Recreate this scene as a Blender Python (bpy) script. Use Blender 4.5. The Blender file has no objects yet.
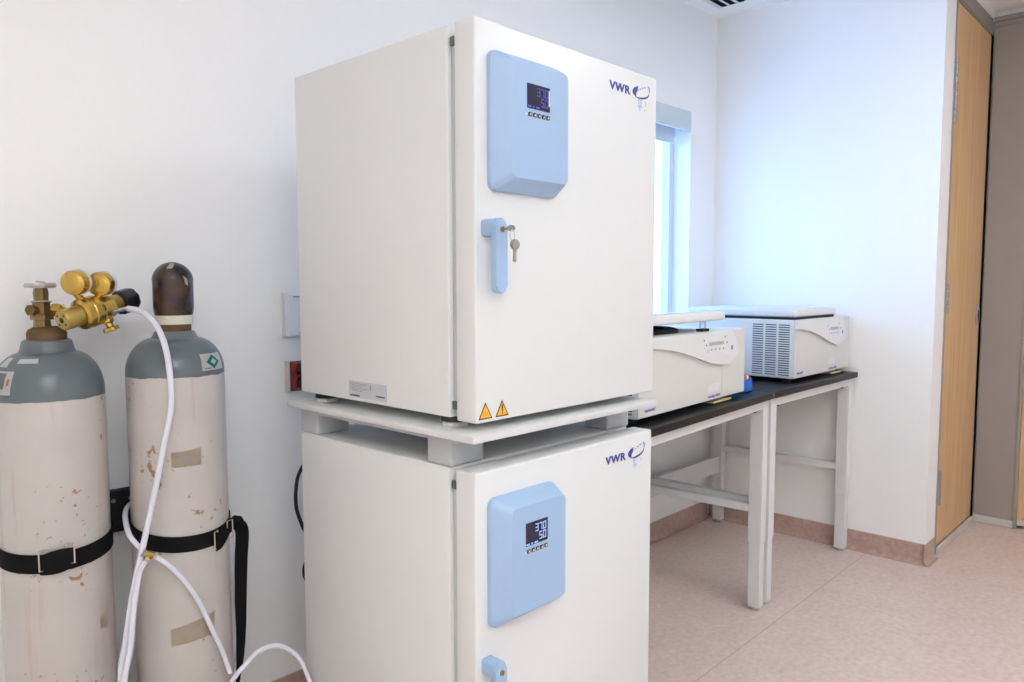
import bpy, bmesh, math, random
from mathutils import Vector, Matrix
random.seed(7)
SC = bpy.context.scene
COL = SC.collection
PI = math.pi

# ------------------------------------------------------------------ materials
def s2l(c):
    def f(v):
        v /= 255.0
        return v / 12.92 if v <= 0.04045 else ((v + 0.055) / 1.055) ** 2.4
    return (f(c[0]), f(c[1]), f(c[2]), 1.0)

def mat(name, rgb, rough=0.5, metal=0.0, var=0.04, scale=30.0, bump=0.0, spec=0.5, emit=None, estr=0.0, coat=0.0):
    m = bpy.data.materials.new(name); m.use_nodes = True
    nt = m.node_tree; b = nt.nodes['Principled BSDF']
    col = s2l(rgb)
    tc = nt.nodes.new('ShaderNodeTexCoord')
    nz = nt.nodes.new('ShaderNodeTexNoise'); nz.inputs['Scale'].default_value = scale; nz.inputs['Detail'].default_value = 4
    nt.links.new(tc.outputs['Object'], nz.inputs['Vector'])
    mx = nt.nodes.new('ShaderNodeMix'); mx.data_type = 'RGBA'
    mx.inputs[6].default_value = tuple(max(0, c * (1 - var)) for c in col[:3]) + (1,)
    mx.inputs[7].default_value = tuple(min(1, c * (1 + var)) for c in col[:3]) + (1,)
    nt.links.new(nz.outputs['Fac'], mx.inputs[0])
    nt.links.new(mx.outputs[2], b.inputs['Base Color'])
    b.inputs['Roughness'].default_value = rough
    b.inputs['Metallic'].default_value = metal
    b.inputs['Specular IOR Level'].default_value = spec
    b.inputs['Coat Weight'].default_value = coat
    if bump:
        bp = nt.nodes.new('ShaderNodeBump'); bp.inputs['Strength'].default_value = bump; bp.inputs['Distance'].default_value = 0.002
        nt.links.new(nz.outputs['Fac'], bp.inputs['Height']); nt.links.new(bp.outputs['Normal'], b.inputs['Normal'])
    if emit:
        b.inputs['Emission Color'].default_value = s2l(emit); b.inputs['Emission Strength'].default_value = estr
    return m

M = {}
M['wall'] = mat('wall_paint', (246, 245, 243), 0.65, var=0.012, scale=60, bump=0.05, spec=0.3)
M['ceiling'] = mat('ceiling_tile', (246, 246, 246), 0.9, var=0.02, scale=120, bump=0.1)
M['trimwhite'] = mat('trim_white', (222, 222, 222), 0.5)
M['white'] = mat('incubator_white_enamel', (224, 225, 224), 0.38, var=0.01, scale=20, bump=0.01)
M['gasket'] = mat('door_gasket_grey', (196, 200, 200), 0.6)
M['clip'] = mat('zinc_clip', (104, 116, 110), 0.4, metal=0.6)
M['black'] = mat('black_rubber', (18, 18, 19), 0.6)
M['shelf'] = mat('stacking_shelf_grey', (214, 214, 212), 0.45, var=0.015)
M['block'] = mat('stacking_block_grey', (184, 187, 190), 0.5, var=0.015)
M['blue'] = mat('pale_blue_plastic', (160, 187, 219), 0.42, var=0.012, scale=15)
M['screen'] = mat('screen_dark', (38, 34, 60), 0.25)
M['digit'] = mat('screen_digits', (70, 84, 190), 0.4, emit=(80, 96, 210), estr=0.15)
M['digit2'] = mat('screen_digits_bright', (150, 190, 240), 0.4, emit=(150, 195, 245), estr=0.3)
M['led'] = mat('green_led', (140, 235, 215), 0.4, emit=(120, 235, 210), estr=0.4)
M['button'] = mat('black_button', (28, 28, 32), 0.4)
M['buttonmark'] = mat('button_mark', (222, 215, 200), 0.5)
M['logo'] = mat('logo_ink_blue', (58, 72, 150), 0.5)
M['logolight'] = mat('logo_ink_pale', (150, 165, 215), 0.5)
M['inkpale'] = mat('ink_pale_blue', (186, 206, 238), 0.6)
M['inktan'] = mat('ink_pale_tan', (214, 210, 196), 0.6)
M['warn'] = mat('warning_yellow', (246, 178, 52), 0.5)
M['warnedge'] = mat('warning_border', (84, 52, 24), 0.5)
M['plate'] = mat('type_plate_silver', (192, 194, 198), 0.4, metal=0.0)
M['plateink'] = mat('type_plate_ink', (128, 130, 136), 0.5)
M['logo2'] = mat('type_plate_dark_ink', (84, 86, 92), 0.5)
M['brass'] = mat('polished_brass', (200, 168, 88), 0.26, metal=1.0, var=0.1, scale=50)
M['brassdull'] = mat('satin_brass', (176, 152, 88), 0.4, metal=0.9, var=0.08, scale=60)
M['bronze'] = mat('old_valve_bronze', (124, 102, 64), 0.42, metal=0.75, var=0.3, scale=40, bump=0.2)
M['steel'] = mat('brushed_steel', (190, 190, 188), 0.3, metal=1.0, var=0.08)
M['nickel'] = mat('nickel_buckle', (215, 205, 188), 0.3, metal=0.9)
M['key'] = mat('key_nickel', (190, 182, 165), 0.3, metal=0.9)
M['lockkey'] = mat('blue_grey_key', (128, 134, 146), 0.35, metal=0.5)
M['knob'] = mat('black_knob_plastic', (26, 27, 30), 0.4)
M['lens'] = mat('gauge_lens_clear', (214, 214, 214), 0.15)
M['paper'] = mat('white_sticker', (232, 232, 230), 0.55)
M['orange'] = mat('orange_print', (226, 120, 60), 0.55)
M['inkgrey'] = mat('grey_print', (150, 150, 150), 0.6)
M['inkred'] = mat('red_print', (215, 130, 125), 0.6)
M['teal'] = mat('teal_print', (20, 150, 140), 0.5)
M['rust'] = mat('rust_ring', (98, 72, 40), 0.7, var=0.4, scale=40, bump=0.3)
M['webbing'] = mat('black_webbing', (17, 16, 16), 0.85, var=0.25, scale=260, bump=0.3, spec=0.2)
M['hose'] = mat('milky_vinyl_hose', (222, 222, 232), 0.22, var=0.02, coat=0.4)
M['cable'] = mat('white_cable', (226, 225, 226), 0.5)
M['cord'] = mat('black_cord', (20, 20, 21), 0.5)
M['greybox'] = mat('grey_outlet_box', (92, 91, 90), 0.5)
M['red'] = mat('red_plug', (170, 28, 24), 0.45)
M['switch'] = mat('white_device', (226, 227, 234), 0.45)
M['tabletop'] = mat('black_resin_top', (22, 21, 22), 0.42, var=0.1, spec=0.3, scale=200)
M['frame'] = mat('white_powder_coat', (222, 220, 218), 0.45, var=0.015)
M['cent'] = mat('centrifuge_offwhite', (214, 212, 206), 0.5, var=0.01)
M['centpanel'] = mat('centrifuge_panel', (222, 222, 220), 0.42, var=0.01)
M['gapblack'] = mat('gap_black', (6, 6, 7), 0.9, spec=.1)
M['slot'] = mat('vent_slot_dark', (62, 74, 92), 0.8)
M['lcd'] = mat('grey_lcd', (172, 175, 172), 0.35)
M['keyblue'] = mat('violet_keys', (112, 108, 178), 0.5)
M['pinkled'] = mat('pink_key', (238, 196, 196), 0.5)
M['violet'] = mat('violet_print', (120, 104, 190), 0.5)
M['cream'] = mat('cream_tray', (212, 198, 152), 0.5)
M['bluebox'] = mat('bright_blue_plastic', (20, 112, 214), 0.4)
M['wood'] = None
M['doorgrey'] = mat('grey_frame_paint', (156, 148, 143), 0.5, var=0.02)
M['panelgrey'] = mat('grey_panel_paint', (158, 150, 145), 0.55, var=0.03, scale=8)
M['hinge'] = mat('hinge_metal', (156, 156, 158), 0.4, metal=0.6)
M['pull'] = mat('satin_chrome_pull', (186, 184, 182), 0.3, metal=0.4)
M['kick'] = mat('kick_plate_metal', (204, 198, 192), 0.35, metal=0.0)
M['blind'] = mat('blind_fascia_grey', (206, 216, 218), 0.55)
M['blindcloth'] = mat('blind_cloth', (214, 222, 228), 0.8)
M['winframe'] = mat('window_frame_aluminium', (214, 222, 228), 0.4, metal=0.2)
M['lightframe'] = mat('light_frame_white', (225, 225, 225), 0.5)
M['diffuser'] = mat('light_diffuser', (255, 250, 242), 0.6, emit=(243, 249, 251), estr=12.0)
M['caulk'] = mat('pale_caulk', (205, 190, 172), 0.6)

def wood_mat():
    m = bpy.data.materials.new('maple_veneer'); m.use_nodes = True
    nt = m.node_tree; b = nt.nodes['Principled BSDF']
    tc = nt.nodes.new('ShaderNodeTexCoord'); mp = nt.nodes.new('ShaderNodeMapping')
    mp.inputs['Scale'].default_value = (14, 14, 0.7)
    nt.links.new(tc.outputs['Object'], mp.inputs['Vector'])
    nz = nt.nodes.new('ShaderNodeTexNoise'); nz.inputs['Scale'].default_value = 3; nz.inputs['Detail'].default_value = 6; nz.inputs['Distortion'].default_value = 0.6
    nt.links.new(mp.outputs[0], nz.inputs['Vector'])
    cr = nt.nodes.new('ShaderNodeValToRGB')
    cr.color_ramp.elements[0].position = 0.3; cr.color_ramp.elements[0].color = s2l((206, 166, 116))
    cr.color_ramp.elements[1].position = 0.7; cr.color_ramp.elements[1].color = s2l((228, 192, 144))
    nt.links.new(nz.outputs['Fac'], cr.inputs['Fac']); nt.links.new(cr.outputs[0], b.inputs['Base Color'])
    b.inputs['Roughness'].default_value = 0.4
    return m
M['wood'] = wood_mat()

def floor_mat(name, base, lo, hi, line=None):
    m = bpy.data.materials.new(name); m.use_nodes = True
    nt = m.node_tree; b = nt.nodes['Principled BSDF']; L = nt.links.new
    tc = nt.nodes.new('ShaderNodeTexCoord')
    n1 = nt.nodes.new('ShaderNodeTexNoise'); n1.inputs['Scale'].default_value = 45; n1.inputs['Detail'].default_value = 8
    n2 = nt.nodes.new('ShaderNodeTexNoise'); n2.inputs['Scale'].default_value = 9; n2.inputs['Detail'].default_value = 3
    L(tc.outputs['Object'], n1.inputs['Vector']); L(tc.outputs['Object'], n2.inputs['Vector'])
    mth = nt.nodes.new('ShaderNodeMath'); mth.operation = 'MULTIPLY_ADD'; mth.inputs[1].default_value = 0.35
    L(n2.outputs['Fac'], mth.inputs[0]); L(n1.outputs['Fac'], mth.inputs[2])
    cr = nt.nodes.new('ShaderNodeValToRGB')
    cr.color_ramp.elements[0].position = 0.45; cr.color_ramp.elements[0].color = s2l(lo)
    cr.color_ramp.elements[1].position = 0.9; cr.color_ramp.elements[1].color = s2l(hi)
    e = cr.color_ramp.elements.new(0.67); e.color = s2l(base)
    L(mth.outputs[0], cr.inputs['Fac'])
    out = cr.outputs[0]
    if line is not None:      # the welded sheet seam in the vinyl
        sx = nt.nodes.new('ShaderNodeSeparateXYZ'); L(tc.outputs['Object'], sx.inputs[0])
        a = nt.nodes.new('ShaderNodeMath'); a.operation = 'SUBTRACT'; a.inputs[1].default_value = line; L(sx.outputs['Y'], a.inputs[0])
        ab = nt.nodes.new('ShaderNodeMath'); ab.operation = 'ABSOLUTE'; L(a.outputs[0], ab.inputs[0])
        lt = nt.nodes.new('ShaderNodeMath'); lt.operation = 'LESS_THAN'; lt.inputs[1].default_value = 0.0024; L(ab.outputs[0], lt.inputs[0])
        mx = nt.nodes.new('ShaderNodeMix'); mx.data_type = 'RGBA'; L(lt.outputs[0], mx.inputs[0]); L(out, mx.inputs[6])
        mx.inputs[7].default_value = s2l((200, 176, 156)); out = mx.outputs[2]
    L(out, b.inputs['Base Color']); b.inputs['Roughness'].default_value = 0.36; b.inputs['Specular IOR Level'].default_value = 0.4
    return m
M['floor'] = floor_mat('pink_speckled_vinyl', (222, 200, 190), (213, 189, 178), (231, 211, 202), 1.24)
M['base'] = floor_mat('pink_vinyl_cove', (190, 160, 148), (178, 146, 134), (200, 174, 162))

def cyl_mat(name, split, seed):
    """white body below the paint line, blue-grey shoulder above, rust specks and drips."""
    m = bpy.data.materials.new(name); m.use_nodes = True
    nt = m.node_tree; b = nt.nodes['Principled BSDF']; L = nt.links.new
    tc = nt.nodes.new('ShaderNodeTexCoord')
    mp = nt.nodes.new('ShaderNodeMapping'); mp.inputs['Location'].default_value = (seed, seed * 0.7, 0); L(tc.outputs['Object'], mp.inputs['Vector'])
    sx = nt.nodes.new('ShaderNodeSeparateXYZ'); L(tc.outputs['Object'], sx.inputs[0])
    w = nt.nodes.new('ShaderNodeTexNoise'); w.inputs['Scale'].default_value = 25; L(mp.outputs[0], w.inputs['Vector'])
    ma = nt.nodes.new('ShaderNodeMath'); ma.operation = 'MULTIPLY_ADD'; ma.inputs[1].default_value = 0.008; L(w.outputs['Fac'], ma.inputs[0]); L(sx.outputs['Z'], ma.inputs[2])
    gt = nt.nodes.new('ShaderNodeMath'); gt.operation = 'GREATER_THAN'; gt.inputs[1].default_value = split + 0.004; L(ma.outputs[0], gt.inputs[0])
    # rust specks
    sp = nt.nodes.new('ShaderNodeTexNoise'); sp.inputs['Scale'].default_value = 62; sp.inputs['Detail'].default_value = 3; L(mp.outputs[0], sp.inputs['Vector'])
    big = nt.nodes.new('ShaderNodeTexNoise'); big.inputs['Scale'].default_value = 7; L(mp.outputs[0], big.inputs['Vector'])
    sm = nt.nodes.new('ShaderNodeMath'); sm.operation = 'MULTIPLY'; L(sp.outputs['Fac'], sm.inputs[0]); L(big.outputs['Fac'], sm.inputs[1])
    cr = nt.nodes.new('ShaderNodeValToRGB'); cr.color_ramp.elements[0].position = 0.375; cr.color_ramp.elements[1].position = 0.42
    cr.color_ramp.elements[0].color = (0, 0, 0, 1); cr.color_ramp.elements[1].color = (1, 1, 1, 1)
    L(sm.outputs[0], cr.inputs['Fac'])
    # long vertical drips
    mp2 = nt.nodes.new('ShaderNodeMapping'); mp2.inputs['Scale'].default_value = (40, 40, 2.2); mp2.inputs['Location'].default_value = (seed * 3, 0, seed); L(tc.outputs['Object'], mp2.inputs['Vector'])
    dr = nt.nodes.new('ShaderNodeTexNoise'); dr.inputs['Scale'].default_value = 1.0; dr.inputs['Detail'].default_value = 2; L(mp2.outputs[0], dr.inputs['Vector'])
    cr2 = nt.nodes.new('ShaderNodeValToRGB'); cr2.color_ramp.elements[0].position = 0.64; cr2.color_ramp.elements[1].position = 0.80
    cr2.color_ramp.elements[0].color = (0, 0, 0, 1); cr2.color_ramp.elements[1].color = (0.35, 0.35, 0.35, 1)
    L(dr.outputs['Fac'], cr2.inputs['Fac'])
    gr = nt.nodes.new('ShaderNodeTexNoise'); gr.inputs['Scale'].default_value = 12; gr.inputs['Detail'].default_value = 5; L(mp.outputs[0], gr.inputs['Vector'])
    wh = nt.nodes.new('ShaderNodeMix'); wh.data_type = 'RGBA'; wh.inputs[6].default_value = s2l((186, 180, 176)); wh.inputs[7].default_value = s2l((200, 194, 190)); L(gr.outputs['Fac'], wh.inputs[0])
    ru = nt.nodes.new('ShaderNodeMath'); ru.operation = 'MAXIMUM'; L(cr.outputs[0], ru.inputs[0]); L(cr2.outputs[0], ru.inputs[1])
    r2 = nt.nodes.new('ShaderNodeMath'); r2.operation = 'MULTIPLY'; r2.inputs[1].default_value = 0.85; L(ru.outputs[0], r2.inputs[0])
    mr = nt.nodes.new('ShaderNodeMix'); mr.data_type = 'RGBA'; L(r2.outputs[0], mr.inputs[0]); L(wh.outputs[2], mr.inputs[6]); mr.inputs[7].default_value = s2l((146, 98, 46))
    gy = nt.nodes.new('ShaderNodeMix'); gy.data_type = 'RGBA'; gy.inputs[6].default_value = s2l((90, 98, 103)); gy.inputs[7].default_value = s2l((103, 111, 115)); L(gr.outputs['Fac'], gy.inputs[0])
    mm = nt.nodes.new('ShaderNodeMix'); mm.data_type = 'RGBA'; L(gt.outputs[0], mm.inputs[0]); L(mr.outputs[2], mm.inputs[6]); L(gy.outputs[2], mm.inputs[7])
    L(mm.outputs[2], b.inputs['Base Color']); b.inputs['Roughness'].default_value = 0.30
    return m

def brown_cap_mat():
    m = bpy.data.materials.new('worn_brown_cap'); m.use_nodes = True
    nt = m.node_tree; b = nt.nodes['Principled BSDF']; L = nt.links.new
    tc = nt.nodes.new('ShaderNodeTexCoord')
    n = nt.nodes.new('ShaderNodeTexNoise'); n.inputs['Scale'].default_value = 14; n.inputs['Detail'].default_value = 5; L(tc.outputs['Object'], n.inputs['Vector'])
    cr = nt.nodes.new('ShaderNodeValToRGB')
    cr.color_ramp.elements[0].position = 0.38; cr.color_ramp.elements[0].color = s2l((30, 26, 26))
    cr.color_ramp.elements[1].position = 0.62; cr.color_ramp.elements[1].color = s2l((78, 50, 38))
    e = cr.color_ramp.elements.new(0.5); e.color = s2l((48, 36, 32))
    L(n.outputs['Fac'], cr.inputs['Fac']); L(cr.outputs[0], b.inputs['Base Color']); b.inputs['Roughness'].default_value = 0.24
    return m

def residue_mat():
    m = bpy.data.materials.new('tape_residue_tan'); m.use_nodes = True
    nt = m.node_tree; b = nt.nodes['Principled BSDF']; L = nt.links.new
    tc = nt.nodes.new('ShaderNodeTexCoord')
    n = nt.nodes.new('ShaderNodeTexNoise'); n.inputs['Scale'].default_value = 45; n.inputs['Detail'].default_value = 6; L(tc.outputs['Object'], n.inputs['Vector'])
    cr = nt.nodes.new('ShaderNodeValToRGB')
    cr.color_ramp.elements[0].position = 0.35; cr.color_ramp.elements[0].color = s2l((208, 199, 186))
    cr.color_ramp.elements[1].position = 0.7; cr.color_ramp.elements[1].color = s2l((204, 184, 156))
    L(n.outputs['Fac'], cr.inputs['Fac']); L(cr.outputs[0], b.inputs['Base Color']); b.inputs['Roughness'].default_value = 0.6
    return m

def glass_mat():
    m = bpy.data.materials.new('window_glass'); m.use_nodes = True
    nt = m.node_tree; nt.nodes.clear(); L = nt.links.new
    o = nt.nodes.new('ShaderNodeOutputMaterial'); t = nt.nodes.new('ShaderNodeBsdfTransparent'); t.inputs[0].default_value = (0.93, 0.96, 0.97, 1)
    g = nt.nodes.new('ShaderNodeBsdfGlossy'); g.inputs['Roughness'].default_value = 0.02
    mx = nt.nodes.new('ShaderNodeMixShader'); mx.inputs[0].default_value = 0.06; L(t.outputs[0], mx.inputs[1]); L(g.outputs[0], mx.inputs[2]); L(mx.outputs[0], o.inputs[0])
    return m
M['cap'] = brown_cap_mat(); M['residue'] = residue_mat(); M['glass'] = glass_mat()

# ------------------------------------------------------------------ mesh helpers
ORG = {}
def thing(name, label, cat, loc, rz=0.0, group=None):
    o = bpy.data.objects.new(name, None); COL.objects.link(o)
    o.location = loc; o.rotation_euler = (0, 0, rz); o.empty_display_size = 0.05
    o['label'] = label; o['category'] = cat
    if group: o['group'] = group
    ORG[o.name] = Vector(loc) if rz == 0 else None     # rotated things are built in local coordinates
    return o

def origin_of(o):
    if o is None: return Vector((0, 0, 0))
    return ORG.get(o.name) or Vector((0, 0, 0))

def obj(name, bm, m, parent=None, smooth=False, angle=40):
    org = origin_of(parent)
    if org.length: bmesh.ops.translate(bm, verts=bm.verts, vec=-org)
    bmesh.ops.recalc_face_normals(bm, faces=bm.faces)
    me = bpy.data.meshes.new(name)
    bm.to_mesh(me); bm.free()
    me.materials.append(m)
    if smooth:
        me.polygons.foreach_set('use_smooth', [True] * len(me.polygons))
        try: me.set_sharp_from_angle(angle=math.radians(angle))
        except Exception: pass
    o = bpy.data.objects.new(name, me); COL.objects.link(o)
    if parent is not None:
        o.parent = parent
        ORG[o.name] = org
    return o

def tag(o, label, cat, group=None):
    o['label'] = label; o['category'] = cat
    if group: o['group'] = group
    return o

def struct(name, bm, m, parent=None, smooth=False):
    o = obj(name, bm, m, parent, smooth)
    if parent is None: o['kind'] = 'structure'
    return o

def box(bm, a, b, bev=0.0, seg=2, rot=None, piv=None):
    a = Vector(a); b = Vector(b)
    r = bmesh.ops.create_cube(bm, size=1.0)
    vs = r['verts']; c = (a + b) / 2; d = b - a
    for v in vs: v.co = Vector((v.co.x * d.x + c.x, v.co.y * d.y + c.y, v.co.z * d.z + c.z))
    if bev > 0:
        es = set(e for v in vs for e in v.link_edges)
        g = bmesh.ops.bevel(bm, geom=list(es), offset=bev, segments=seg, profile=0.5, affect='EDGES')
        vs = list(set(v for f in g['faces'] for v in f.verts) | set(v for v in vs if v.is_valid))
    if rot is not None:
        bmesh.ops.rotate(bm, cent=Vector(piv) if piv else c, matrix=rot, verts=[v for v in vs if v.is_valid])
    return bm

def B(): return bmesh.new()
def boxbm(a, b, bev=0.0, seg=2): return box(B(), a, b, bev, seg)

def frame_from(axis):
    a = Vector(axis).normalized()
    t = Vector((0, 0, 1)) if abs(a.z) < 0.9 else Vector((1, 0, 0))
    u = t.cross(a).normalized(); v = a.cross(u).normalized()
    return a, u, v

def lathe(bm, prof, base=(0, 0, 0), axis=(0, 0, 1), n=48, cap=True, fn=None):
    """prof: list of (radius, height along the axis)."""
    a, u, v = frame_from(axis); base = Vector(base); rings = []
    for r, h in prof:
        ring = []
        for i in range(n):
            t = 2 * PI * i / n
            rr = r * (fn(t, h) if fn else 1.0)
            ring.append(bm.verts.new(base + a * h + (u * math.cos(t) + v * math.sin(t)) * rr))
        rings.append(ring)
    for k in range(len(rings) - 1):
        for i in range(n):
            j = (i + 1) % n
            bm.faces.new((rings[k][i], rings[k][j], rings[k + 1][j], rings[k + 1][i]))
    if cap:
        bm.faces.new(rings[0][::-1]); bm.faces.new(rings[-1])
    return bm

def cyl(bm, p0, p1, r, n=24, r1=None):
    p0 = Vector(p0); p1 = Vector(p1)
    return lathe(bm, [(r, 0), (r if r1 is None else r1, (p1 - p0).length)], p0, p1 - p0, n)

def spline(pts, n=10):
    P = [Vector(p) for p in pts]; out = []
    for i in range(len(P) - 1):
        p0 = P[max(i - 1, 0)]; p1 = P[i]; p2 = P[i + 1]; p3 = P[min(i + 2, len(P) - 1)]
        for k in range(n):
            t = k / n
            out.append(0.5 * ((2 * p1) + (p2 - p0) * t + (2 * p0 - 5 * p1 + 4 * p2 - p3) * t * t + (3 * p1 - p0 - 3 * p2 + p3) * t ** 3))
    out.append(P[-1]); return out

def tube(bm, pts, r, n=12, smooth_n=8, closed=False):
    path = spline(pts, smooth_n) if smooth_n else [Vector(p) for p in pts]
    rings = []; u = None; m = len(path)
    for i, p in enumerate(path):
        if closed: t = (path[(i + 1) % m] - path[i - 1]).normalized()
        else: t = (path[min(i + 1, m - 1)] - path[max(i - 1, 0)]).normalized()
        if u is None:
            q = Vector((0, 0, 1)) if abs(t.z) < 0.9 else Vector((1, 0, 0)); u = q.cross(t).normalized()
        else: u = (u - t * u.dot(t)).normalized()
        v = t.cross(u)
        rings.append([bm.verts.new(p + (u * math.cos(2 * PI * k / n) + v * math.sin(2 * PI * k / n)) * r) for k in range(n)])
    R = range(m if closed else m - 1)
    for i in R:
        A = rings[i]; C = rings[(i + 1) % m]
        for k in range(n):
            l = (k + 1) % n
            bm.faces.new((A[k], A[l], C[l], C[k]))
    if not closed:
        bm.faces.new(rings[0][::-1]); bm.faces.new(rings[-1])
    return bm

def prism(bm, poly, o, ux, uy, depth):
    """extrude a 2-D polygon: point = o + ux*x + uy*y, thickness along depth (a vector)."""
    o = Vector(o); ux = Vector(ux); uy = Vector(uy); d = Vector(depth)
    lo = [bm.verts.new(o + ux * x + uy * y) for x, y in poly]
    hi = [bm.verts.new(v.co + d) for v in lo]
    bm.faces.new(lo[::-1]); bm.faces.new(hi)
    n = len(poly)
    for i in range(n):
        j = (i + 1) % n
        bm.faces.new((lo[i], lo[j], hi[j], hi[i]))
    return bm

def ribbon(bm, pts, w, th, wdir=None):
    """flat strap along pts; w wide (along wdir list or z), th thick."""
    rows = []; P = [Vector(p) for p in pts]; m = len(P)
    for i, p in enumerate(P):
        t = (P[min(i + 1, m - 1)] - P[max(i - 1, 0)]).normalized()
        wd = Vector(wdir[i]).normalized() if wdir else Vector((0, 0, 1))
        wd = (wd - t * wd.dot(t)).normalized(); nn = t.cross(wd).normalized()
        ww = w[i] if isinstance(w, (list, tuple)) else w
        rows.append([bm.verts.new(p + wd * sx * ww / 2 + nn * sy * th / 2) for sx, sy in ((-1, -1), (1, -1), (1, 1), (-1, 1))])
    for i in range(m - 1):
        for k in range(4):
            l = (k + 1) % 4
            bm.faces.new((rows[i][k], rows[i][l], rows[i + 1][l], rows[i + 1][k]))
    bm.faces.new(rows[0][::-1]); bm.faces.new(rows[-1])
    return bm

def text(name, s, cap, m, parent, o, ux, uy, depth=0.0006, bold=0.0, align='LEFT', tight=1.0, stretch=1.0):
    cu = bpy.data.curves.new(name, 'FONT'); cu.body = s; cu.align_x = align; cu.size = 1.0; cu.extrude = 0.02; cu.offset = bold
    cu.space_character = tight; cu.resolution_u = 3
    t = bpy.data.objects.new(name, cu); COL.objects.link(t)
    dg = bpy.context.evaluated_depsgraph_get()
    me = bpy.data.meshes.new_from_object(t.evaluated_get(dg))
    bpy.data.objects.remove(t); bpy.data.curves.remove(cu)
    bm = B(); bm.from_mesh(me); bpy.data.meshes.remove(me)
    k = cap / 0.70
    ux = Vector(ux).normalized(); uy = Vector(uy).normalized(); n = ux.cross(uy); o = Vector(o)
    for v in bm.verts: v.co = o + ux * v.co.x * k * stretch + uy * v.co.y * k + n * (v.co.z / 0.02) * depth
    return obj(name, bm, m, parent)

def round_poly(w, h, r, n=5, x0=0.0, y0=0.0):
    out = []
    for cx, cy, a0 in ((x0 + w - r, y0 + h - r, 0), (x0 + r, y0 + h - r, PI / 2), (x0 + r, y0 + r, PI), (x0 + w - r, y0 + r, 1.5 * PI)):
        for k in range(n + 1):
            a = a0 + PI / 2 * k / n; out.append((cx + r * math.cos(a), cy + r * math.sin(a)))
    return out

X = Vector((1, 0, 0)); Y = Vector((0, 1, 0)); Z = Vector((0, 0, 1))

# ------------------------------------------------------------------ camera
CAMH = 1.34
yaw, pitch, roll, fpx = 0.81540, 0.07630, -0.0016, 758.8746
cd = bpy.data.cameras.new('camera'); cam = bpy.data.objects.new('camera', cd); COL.objects.link(cam)
cd.sensor_fit = 'HORIZONTAL'; cd.sensor_width = 36.0; cd.lens = 36.0 * fpx / 1024.0; cd.clip_start = 0.02
f = Vector((math.sin(yaw) * math.cos(pitch), math.cos(yaw) * math.cos(pitch), -math.sin(pitch)))
r0 = Vector((math.cos(yaw), -math.sin(yaw), 0)); u0 = r0.cross(f)
rr = r0 * math.cos(roll) + u0 * math.sin(roll); uu = -r0 * math.sin(roll) + u0 * math.cos(roll)
mw = Matrix(((rr.x, uu.x, -f.x, 0), (rr.y, uu.y, -f.y, 0), (rr.z, uu.z, -f.z, CAMH), (0, 0, 0, 1)))
cam.matrix_world = mw
SC.camera = cam

# ------------------------------------------------------------------ room
XF, YB, YE, ZC, XR = 3.90, 2.115, 0.985, 2.783, 4.84
XL, YF = -1.9, -1.8  # unseen left and front walls, drawn in close for more bounce light
struct('floor', boxbm((XL - .1, YF - .1, -0.1), (XR + .3, YB + .02, 0)), M['floor'])
struct('ceiling', boxbm((XL - .1, YF - .1, ZC), (XR + .3, YB + .3, ZC + .1)), M['ceiling'])
WX0, WX1, WZ0, WZ1 = 1.95, 3.63, 1.05, 2.24  # left part is unseen, widened to let more daylight in
bm = B()
box(bm, (XL, YB, 0), (WX0, YB + .15, ZC)); box(bm, (WX1, YB, 0), (XR + .2, YB + .15, ZC))
box(bm, (WX0, YB, 0), (WX1, YB + .15, WZ0)); box(bm, (WX0, YB, WZ1), (WX1, YB + .15, ZC))
struct('wall_back', bm, M['wall'])
struct('wall_far', boxbm((XF, YE, 0), (4.06, YB, ZC)), M['wall'])
bm = B()
box(bm, (XR, 0.79, 0), (XR + .16, YB, ZC)); box(bm, (XR, YF, 0), (XR + .16, -0.16, ZC)); box(bm, (XR, -0.16, 2.72), (XR + .16, 0.79, ZC))
struct('wall_right', bm, M['wall'])
struct('wall_left', boxbm((XL - .1, YF, 0), (XL, YB + .15, ZC)), M['wall'])
struct('wall_front', boxbm((XL, YF - .1, 0), (XR + .16, YF, ZC)), M['wall'])

def cove(bm, p0, p1, nrm, h=0.097):
    """coved vinyl skirting from p0 to p1; nrm points into the room."""
    p0 = Vector(p0); p1 = Vector(p1); nv = Vector(nrm)
    poly = [(0, 0), (0.026, 0), (0.026, 0.002)] + [(0.026 - 0.023 * math.sin(a), 0.002 + 0.023 * (1 - math.cos(a))) for a in (0.35, 0.7, 1.05, 1.4, PI / 2)] + [(0.003, h), (0, h)]
    return prism(bm, poly, p0, nv, Z, p1 - p0)
struct('baseboard_back', cove(B(), (XL, YB - .0003, 0), (XF - .03, YB - .0003, 0), -Y), M['base'])
bm = cove(B(), (XF - .0003, YE, 0), (XF - .0003, YB - .0005, 0), -X)
struct('baseboard_far', bm, M['base'])
struct('baseboard_right', cove(B(), (XF - .02, YE - .0003, 0), (4.05, YE - .0003, 0), -Y), M['base'])
struct('trim_1', boxbm((XL, YB - .0036, .0972), (XF - .004, YB - .0003, .1002)), M['caulk'])
struct('trim_2', boxbm((XF - .0036, YE, .0972), (XF - .0003, YB - .004, .1002)), M['caulk'])

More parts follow.
